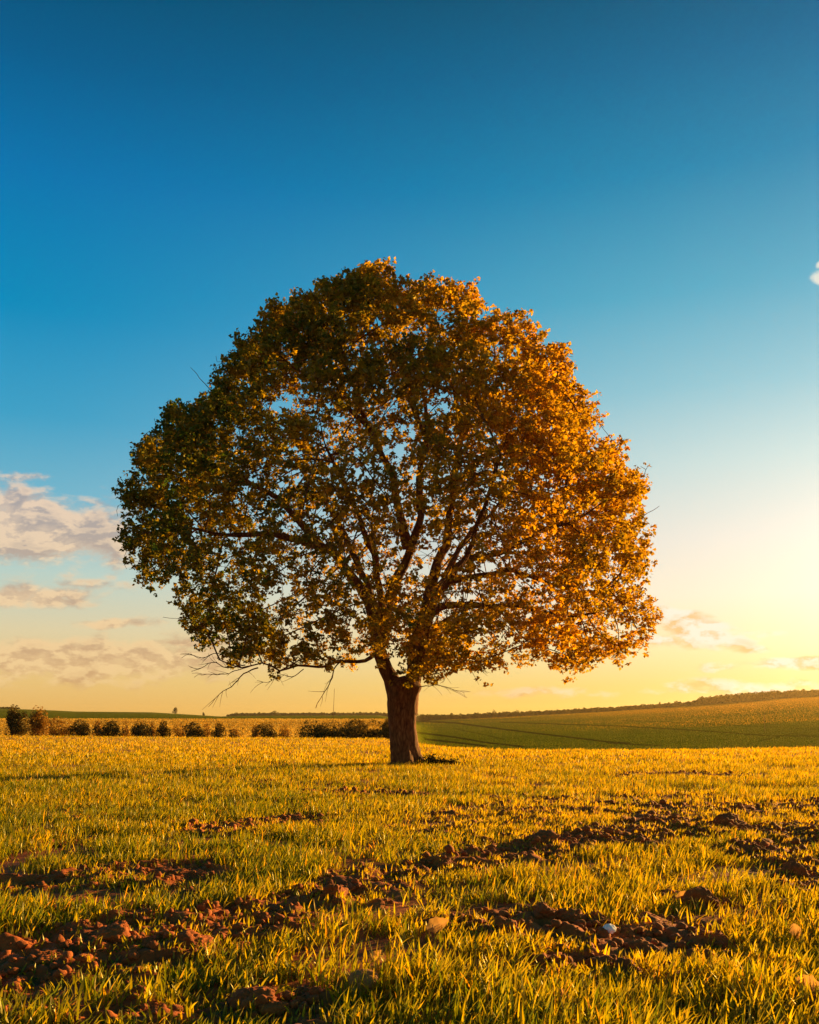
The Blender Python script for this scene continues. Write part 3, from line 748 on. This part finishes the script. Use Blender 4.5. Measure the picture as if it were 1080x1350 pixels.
# ------------------------------------------------------------------ shrubs and trees behind
def shrub(px, top, w, dist, label, name='shrub', cat='shrub', group=None, tone=0.3, leaf=0.13, n=3500, bot=None, squash=1.0, seed=0, mat=None, conic=0.0, stems=True):
    r = np.random.RandomState(1000 + seed)
    c = math.sqrt(1 + ((px - CX) / F) ** 2); y = dist / c; x0 = (px - CX) / F * y
    g = float(ground_z(x0, y)) - 0.05
    H = CAMH - (top - HZ) / F * y - g; hw_ = w / 2 / F * y
    e = thing(name, label, cat, (x0, y, g), group)
    # lobed volume
    nl = 11; ra = r.uniform(0, .62, nl); aa = r.uniform(0, 6.28, nl); lc = np.stack([ra * np.cos(aa), ra * np.sin(aa), 0.15 + r.uniform(0.0, 0.55, nl) * (1 - 1.3 * ra ** 2)], -1); lr = r.uniform(0.24, 0.38, nl)
    lc[0] = (0, 0, .60); lr[0] = .40
    k = r.randint(0, nl, n * 2); d = r.normal(size=(n * 2, 3)); d /= np.linalg.norm(d, axis=1)[:, None]
    P = lc[k] + d * (lr[k] * r.uniform(0.75, 1.04, n * 2))[:, None]
    hr = np.hypot(P[:, 0], P[:, 1]); zf = P[:, 2]
    if conic: P[:, :2] *= (1.15 - conic * np.clip(zf, 0, 1))[:, None]
    P = P[(zf > 0.02) & (zf < 1.03)][:n]
    lum = fbm(P * 3 + seed, 3); P = P[r.rand(len(P)) < sstep(.3, .5, lum) + .25]
    ext = np.abs(P[:, 0]).max()
    C = P * [hw_ / ext, hw_ / ext * 0.9, H / P[:, 2].max()]
    V, T = leaf_cloud(C, leaf, seed + 5)
    tn = np.clip(tone + 0.5 * (fbm(C * 0.8 + seed, 3) - 0.5) + 0 * C[:, 0], 0, 1)
    link_mesh('crown', V, T, mat or M_bush, e, attrs={'tone': np.repeat(tn, 4)})
    if stems:
        ps = []
        for j in range(6):
            a = r.uniform(0, 6.28); u = np.linspace(0, 1, 6)[:, None]
            tip = np.array([math.cos(a) * hw_ * .55, math.sin(a) * hw_ * .55, H * r.uniform(.55, .8)])
            ps.append(tube(np.array([0, 0, -0.1]) + (tip + [0, 0, .1]) * u ** [1.3, 1.3, 1] + r.normal(0, .03, (6, 3)) * u, np.linspace(0.03 * H, 0.006 * H, 6), 5))
        v, q = cat_meshes(ps); link_mesh('trunk' if name == 'tree' else 'stem', v, q, M_bark, e, smooth=True)
    return e
G1 = 'shrubs in a row along the far edge of the field'
D1 = 84
SH = [(18, 929, 40, D1, 'tallest dark round shrub at the left end of the row', .10, 5000), (49, 930, 34, D1 + 2, 'tall golden shrub touching the tallest dark one at the left end', .85, 4200),
      (78, 944, 52, D1 + 5, 'low wide golden shrub beside the tall golden shrub', .8, 3600),
      (107, 946, 40, D1, 'round dark shrub next to the golden low shrub in the row', .15, 3200), (147, 948, 42, D1, 'domed dark shrub fourth from the left in the dark row', .15, 3200),
      (185, 949, 36, D1, 'flat topped dark shrub in the middle of the row', .2, 3000), (215, 949, 20, D1, 'narrow upright dark shrub in the row', .12, 2000),
      (256, 951, 34, D1, 'low dome shrub right of the narrow upright one', .15, 2800), (288, 951, 20, D1, 'smallest narrow shrub in the row below the small ridge tree', .2, 2000),
      (352, 951, 38, D1 + 1, 'isolated dark shrub left of the long hedge', .15, 3000), (129, 947, 20, D1 + 8, 'small golden shrub added as the sunlit half of the round dark shrub', .8, 1500),
      (165, 950, 18, D1 + 8, 'little golden bush added as the sunlit half of the domed dark shrub', .75, 1300)]  # last two golden shrubs are added, standing in for sunlit halves
for i, (px, top, w, d, lab, tn, n) in enumerate(SH):
    shrub(px, top, w, d, lab, group=G1, tone=tn, n=n, seed=i, leaf=0.12)
for i, (px, top, w, lab) in enumerate([(410, 949, 70, 'leftmost shrub of the dark hedge mass left of the trunk'), (438, 948, 74, 'second shrub in the hedge mass beside the leaning pole'),
                                       (468, 946.5, 74, 'widest shrub in the middle of the hedge mass left of the trunk'), (494, 948, 60, 'shrub of the hedge mass nearest the trunk'), (511, 947, 24, 'dark shrub half hidden directly behind the trunk')]):
    shrub(px, top, w, D1 + 1 + i % 2, lab, group='shrubs forming the hedge left of the trunk', tone=.15, n=5200, seed=40 + i, leaf=0.13)

for i, (px, top, w, lab) in enumerate([(236, 953, 26, 'low golden shrub added as the sunlit half of the narrow upright dark one'), (272, 953, 20, 'little golden bush added as the sunlit half of the low dome'), (308, 954, 26, 'faint golden bush added as the sunlit half of the smallest narrow shrub'),
                                       (200, 952, 18, 'small golden bush added as the sunlit half of the flat topped shrub'), (336, 954, 16, 'tiny yellow bush added as sunlit gold left of the isolated dark shrub'), (376, 955, 20, 'low golden bush added as the sunlit half of the isolated dark shrub')]):
    shrub(px, top, w, D1 + 6, lab, group=G1, tone=.75, n=1300, seed=80 + i, leaf=.12)  # added golden shrubs, standing in for the sunlit sides of the dark ones
G2 = 'single trees standing on the far ridge'
RT = [(232, 932, 9, 1380, 'pointed evergreen tree standing alone on the left ridge', .9), (268, 939, 4, 1380, 'tiny slender tree right of the pointed evergreen on the ridge', .5),
      (312, 939, 10, 1360, 'small round tree at the dip in the left ridge', .2), (362, 937, 14, 1380, 'wide dark tree sticking out of the left treeline', .2), (651, 935.5, 8, 930, 'small round tree on the ridge right of the trunk', .2),
      (682, 935.5, 13, 930, 'flat dark tree standing out of the right ridge treeline', .2), (700, 936, 12, 930, 'dark low tree beside the flat ridge tree', .2), (870, 925, 6, 935, 'tiny pointed tree in the thin treeline on the right ridge', .7)]
for i, (px, top, w, d, lab, con) in enumerate(RT):
    shrub(px, top, w, d, lab, name='tree', cat='tree', group=G2, tone=.25, n=900, seed=60 + i, leaf=0.9 if d > 1000 else .6, mat=M_wood, conic=con)

def woodland(name, label, segs, seed, leaf, tone):
    """segs: (px, base row is the ground, top row, dist)"""
    r = np.random.RandomState(seed); Cs, tn = [], []
    pxs = np.array([s[0] for s in segs], float); tops = np.array([s[1] for s in segs], float); ds = np.array([s[2] for s in segs], float)
    px = pxs[0]
    while px < pxs[-1]:
        d = np.interp(px, pxs, ds) + r.uniform(-12, 25); top = np.interp(px, pxs, tops) + r.normal(0, 0.7)
        c = math.sqrt(1 + ((px - CX) / F) ** 2); y = d / c; x0 = (px - CX) / F * y; g = float(ground_z(x0, y))
        H = max(1.5, CAMH - (top - HZ) / F * y - g) * r.uniform(.8, 1.1); w_ = H * r.uniform(.35, .6)
        n = 300; q = r.normal(size=(n, 3)); q /= np.linalg.norm(q, axis=1)[:, None]; q *= r.uniform(.6, 1, (n, 1))
        tp = 1 - 0.5 * np.clip(q[:, 2], 0, 1) * r.uniform(0, 1)
        Cs.append(np.stack([x0 + q[:, 0] * w_ * tp, y + q[:, 1] * w_ * tp, g + H * (0.42 + 0.6 * q[:, 2])], -1)); tn.append(np.full(n, np.clip(tone + r.normal(0, .15), 0, 1)))
        px += w_ / y * F * r.uniform(.25, .55)
    C = np.concatenate(Cs); V, T = leaf_cloud(C, leaf, seed)
    o = link_mesh(name, V, T, M_wood, attrs={'tone': np.repeat(np.concatenate(tn), 4)}); tag(o, label, 'woodland', kind='stuff')
woodland('woodland', 'dark forest along the top of the right hill', [(915, 924, 945), (925, 919, 945), (950, 916, 940), (985, 914, 935), (1005, 911, 930), (1028, 909.5, 930), (1040, 912, 930), (1060, 909, 930), (1085, 908, 930), (1250, 905, 930)], 3, 1.3, .35)
woodland('hedgerow', 'thin line of bushes along the crest of the right hill', [(556, 942, 960), (600, 942, 960), (640, 940, 960), (660, 939, 955), (700, 938, 955), (740, 936, 955), (810, 932, 955), (870, 928, 955), (900, 926, 950), (918, 924, 950)], 4, 1.0, .2)
woodland('woodland', 'long dark treeline on the left horizon', [(300, 943, 1500), (312, 941, 1500), (330, 940.5, 1500), (400, 940.5, 1500), (500, 940, 1500), (560, 940, 1500)], 5, 1.8, .25)
woodland('woodland', 'faint dark strip of trees on the horizon at the far left', [(-80, 932, 1500), (0, 932.5, 1500), (26, 933, 1500)], 7, 1.6, .25)

# dark weeds and lumps beside the trunk foot
e = thing('weed_clump', 'dark clump of dead weeds and earth at the right foot of the tree trunk', 'weeds', (W(575, 1003, TY - .3)[0], TY - .3, 0))
r = np.random.RandomState(5); C = []
for cxp, cyp, ww, hh, n in [(568, 1000, 8, 9, 1300), (581, 1005, 9, 6, 800), (595, 1008, 9, 4, 500)]:
    p = r.normal(0, .45, (n, 3)); p[:, 2] = np.abs(p[:, 2])
    b = W(cxp, 1008, TY - .3) - np.array(e.location[:]); C.append(np.stack([b[0] + p[:, 0] * ww / F * TY, p[:, 1] * .2, p[:, 2] * (hh + 2) / F * TY], -1))
V, T = leaf_cloud(np.concatenate(C), .06, 3, droop=-.6); link_mesh('foliage', V, T, M_weed, e)
v = clod_shape(I2, 91, .5, .55) * [.24, .2, .2] + [-.12, 0, .06]; link_mesh('earth_lump', v, T2, M_clod, e, smooth=True)

# poles
def pole(px, top, bot, d, label, rad_, lean):
    y = d; a = W(px, bot, y); b = W(px + lean, top, y); g = float(ground_z(a[0], y)); a[2] = min(a[2], g)
    u = np.linspace(0, 1, 8)[:, None]; P = a + (b - a) * u; v, q = tube(P, np.linspace(rad_, rad_ * .7, 8), 8)
    tag(link_mesh('pole', v, q, M_bark, None, smooth=True, loc=np.array([a[0], a[1], g])), label, 'pole')
pole(438, 908, 968, 90, 'thin leaning wooden pole behind the hedge left of the trunk', .025, 3)
pole(1009, 940, 984, 230, 'thin upright pole on the green hill near the right edge', .06, -1)

# ------------------------------------------------------------------ sky
az, el = math.radians(SUN_AZ), math.radians(SUN_EL)
sd = Vector((math.sin(az) * math.cos(el), math.cos(az) * math.cos(el), math.sin(el)))
w = bpy.data.worlds.new('World'); scn.world = w; w.use_nodes = True
t = NT(w)
tc = t.n('ShaderNodeTexCoord').outputs['Generated']
sep = t.n('ShaderNodeSeparateXYZ', None, {0: tc}); X_, Y_, Z_ = sep.outputs
rxy = t.math('SQRT', t.math('MULTIPLY_ADD', X_, X_, t.math('MULTIPLY', Y_, Y_)))
v = t.math('DIVIDE', Z_, t.math('MAXIMUM', rxy, 0.02))
vv = t.math('DIVIDE', v, 1.0)
S = lambda *l: [(p / 1.0, srgb(*c)) for p, c in l]
left = t.ramp(vv, S((0, (245, 188, 98)), (.04, (242, 204, 130)), (.09, (232, 216, 172)), (.15, (192, 216, 206)), (.22, (122, 190, 212)), (.31, (62, 166, 206)), (.42, (0, 144, 196)), (.56, (0, 120, 182)), (.68, (0, 97, 148)), (.82, (0, 76, 108)), (1, (0, 66, 98))))
rght = t.ramp(vv, S((0, (255, 202, 84)), (.035, (254, 218, 122)), (.075, (254, 234, 172)), (.13, (252, 238, 210)), (.19, (236, 232, 220)), (.27, (196, 222, 222)), (.35, (140, 200, 216)), (.45, (78, 174, 204)), (.58, (8, 138, 184)), (.70, (0, 110, 156)), (.82, (0, 84, 118)), (1, (0, 68, 98))))
azn = t.n('ShaderNodeMath', {'operation': 'ARCTAN2'}, {0: X_, 1: Y_}).outputs[0]
fs = t.rng(azn, math.radians(-25), math.radians(19), 0, 1, 'SMOOTHSTEP')
back = t.rng(azn, math.radians(75), math.radians(130), 1, 0, 'SMOOTHSTEP')
colr = t.mix(t.math('MULTIPLY', fs, back), left, rght)
# glow round the sun
gaz, gel = math.radians(33), math.radians(4.0); gd = (math.sin(gaz) * math.cos(gel), math.cos(gaz) * math.cos(gel), math.sin(gel))
dot = t.n('ShaderNodeVectorMath', {'operation': 'DOT_PRODUCT'}, {0: tc, 1: gd}).outputs['Value']
ang = t.math('ARCCOSINE', t.math('MINIMUM', dot, 1.0))
glow = t.math('EXPONENT', t.math('MULTIPLY', t.math('POWER', t.math('DIVIDE', ang, 0.18), 1.3), -1.0))
colr = t.mix(1.0, colr, t.mix(glow, (0, 0, 0, 1), (0.75, 0.66, 0.50, 1)), 'ADD')
# clouds in direction space
ud = t.math('DIVIDE', X_, t.math('MAXIMUM', Y_, 0.05)); vd = t.math('DIVIDE', Z_, t.math('MAXIMUM', Y_, 0.05))
front = t.rng(Y_, 0.3, 0.5)
def vec(du=0.0, dv=0.0, sx=13.0, sy=27.0):
    return t.n('ShaderNodeCombineXYZ', None, {0: t.math('MULTIPLY', t.math('ADD', ud, du), sx), 1: t.math('MULTIPLY', t.math('ADD', vd, dv), sy), 2: 3.7}).outputs[0]
n0 = t.noise(vec(), 1.5, 10, 0.58, 0.12); n1 = t.noise(vec(0.004, 0.007), 1.5, 10, 0.58, 0.12)
EL = [  # px, py, half width, half height, slope, strength
    (30, 690, 150, 48, .22, 1.0), (120, 712, 70, 34, .1, .75), (20, 668, 90, 26, .35, .9), (25, 788, 90, 17, 0, .95), (140, 822, 66, 8, -.03, .75), (110, 770, 80, 10, 0, .5), (35, 630, 50, 8, .02, .6), (118, 660, 34, 8, .25, .55),
    (90, 872, 210, 30, 0, .9), (230, 848, 90, 8, 0, .6), (30, 885, 120, 14, 0, .7), (20, 850, 90, 14, 0, .7),
    (905, 815, 66, 10, .2, 1.05), (880, 846, 60, 10, .05, .6), (990, 855, 60, 6, 0, .5), (1060, 876, 80, 7, -.02, .75), (960, 880, 70, 8, 0, .5), (700, 912, 190, 9, 0, .5), (980, 905, 150, 12, -.02, .6), (930, 835, 60, 16, .15, .8), (1010, 835, 50, 8, 0, .55), (1040, 872, 60, 6, -.05, .9),
    (1090, 369, 15, 11, 0, 1.1), (1088, 345, 9, 5, -.5, 1.0)]
acc = None
for (cx_, cy_, a_, b_, sl, stg) in EL:
    du = t.math('SUBTRACT', ud, (cx_ - CX) / F); dv = t.math('SUBTRACT', vd, (HZ - cy_) / F)
    dv = t.math('ADD', dv, t.math('MULTIPLY', du, sl))
    q = t.math('ADD', t.math('POWER', t.math('ABSOLUTE', t.math('DIVIDE', du, a_ / F)), 2.0), t.math('POWER', t.math('ABSOLUTE', t.math('DIVIDE', dv, b_ / F)), 2.0))
    e_ = t.math('MULTIPLY', t.math('EXPONENT', t.math('MULTIPLY', q, -0.7)), stg)
    acc = e_ if acc is None else t.math('MAXIMUM', acc, e_)
dens = t.rng(t.math('ADD', acc, t.math('MULTIPLY', t.math('SUBTRACT', n0, 0.5), 1.9)), 0.26, 0.76, 0, 1, 'SMOOTHSTEP')
dens = t.math('MULTIPLY', t.math('MULTIPLY', dens, t.rng(acc, 0.08, 0.3)), front)
lit = t.rng(t.math('SUBTRACT', n0, n1), -0.07, 0.07, 0, 1, 'SMOOTHSTEP')
thick = t.rng(n0, 0.40, 0.68)
lit2 = t.math('MULTIPLY', t.math('ADD', lit, t.math('SUBTRACT', 1.0, thick)), 0.5)
warm = t.rng(vd, 0.02, 0.25)
shade = t.mix(warm, srgb(218, 172, 118), srgb(184, 168, 164))
lite = t.mix(warm, srgb(252, 214, 150), srgb(252, 218, 186))
ccol = t.mix(t.rng(lit2, 0.25, 0.7), shade, lite)
ccol = t.mix(t.rng(ud, 0.08, 0.24), ccol, t.mix(t.rng(lit2, 0.25, 0.7), srgb(246, 200, 132), srgb(255, 252, 232)))
ccol = t.mix(t.rng(vd, 0.35, 0.45), ccol, srgb(252, 246, 228))
colr = t.mix(t.math('MULTIPLY', dens, 0.85), colr, ccol)
sky = t.n('ShaderNodeTexSky', {'sky_type': 'NISHITA', 'sun_disc': False, 'sun_elevation': el, 'sun_rotation': az, 'air_density': 1.5, 'dust_density': 2.0, 'ozone_density': 2.0})
below = t.rng(v, -0.03, 0.0)
colr = t.mix(below, (0.20, 0.11, 0.03, 1), colr)
b1 = t.n('ShaderNodeBackground', None, {'Color': colr, 'Strength': 0.93 / 2 ** EXPO})
b2 = t.n('ShaderNodeBackground', None, {'Color': sky.outputs[0], 'Strength': 0.05})
mx = t.n('ShaderNodeMixShader', None, {0: 0.015, 1: b1, 2: b2})
t.n('ShaderNodeOutputWorld', None, {'Surface': mx})

sl = bpy.data.lights.new('sun', 'SUN'); sl.energy = 5.0; sl.angle = math.radians(0.6); sl.color = (1.0, 0.60, 0.17)
so = bpy.data.objects.new('sun', sl); COL.objects.link(so); so.rotation_euler = sd.to_track_quat('Z', 'Y').to_euler(); so.location = (40, 60, 30)

# ------------------------------------------------------------------ air
import bmesh
if HAZE:
    bm = bmesh.new(); bmesh.ops.create_cube(bm, size=1)
    me = bpy.data.meshes.new('haze'); bm.to_mesh(me); bm.free()
    hz = bpy.data.objects.new('haze', me); COL.objects.link(hz)
    z0, z1 = -50.0, 40.0
    hz.scale = (5400, 5400, z1 - z0); hz.location = (0, 0, (z0 + z1) / 2); hz['kind'] = 'stuff'; hz['label'] = 'warm golden evening air thickening over the far hills'
    m, t = new_mat('haze'); vol = t.n('ShaderNodeVolumePrincipled', None, {'Color': (1.0, 0.72, 0.36, 1), 'Density': HAZE, 'Anisotropy': 0.72})
    t.n('ShaderNodeOutputMaterial', None, {'Volume': vol}); me.materials.append(m)

# ------------------------------------------------------------------ camera
cam = bpy.data.cameras.new('camera'); co = bpy.data.objects.new('camera', cam); COL.objects.link(co)
co.location = (0, 0, CAMH); co.rotation_euler = (math.pi / 2, 0, 0)
cam.sensor_fit = 'VERTICAL'; cam.sensor_height = 24; cam.lens = 24 * F / 1350; cam.shift_y = (HZ - 675) / 1350
cam.clip_end = 30000; cam.clip_start = 0.05
scn.camera = co
scn.view_settings.view_transform = 'Standard'; scn.view_settings.look = 'None'; scn.view_settings.exposure = EXPO; scn.view_settings.gamma = 1
scn.cycles.max_bounces = 8; scn.cycles.transmission_bounces = 6; scn.cycles.diffuse_bounces = 4
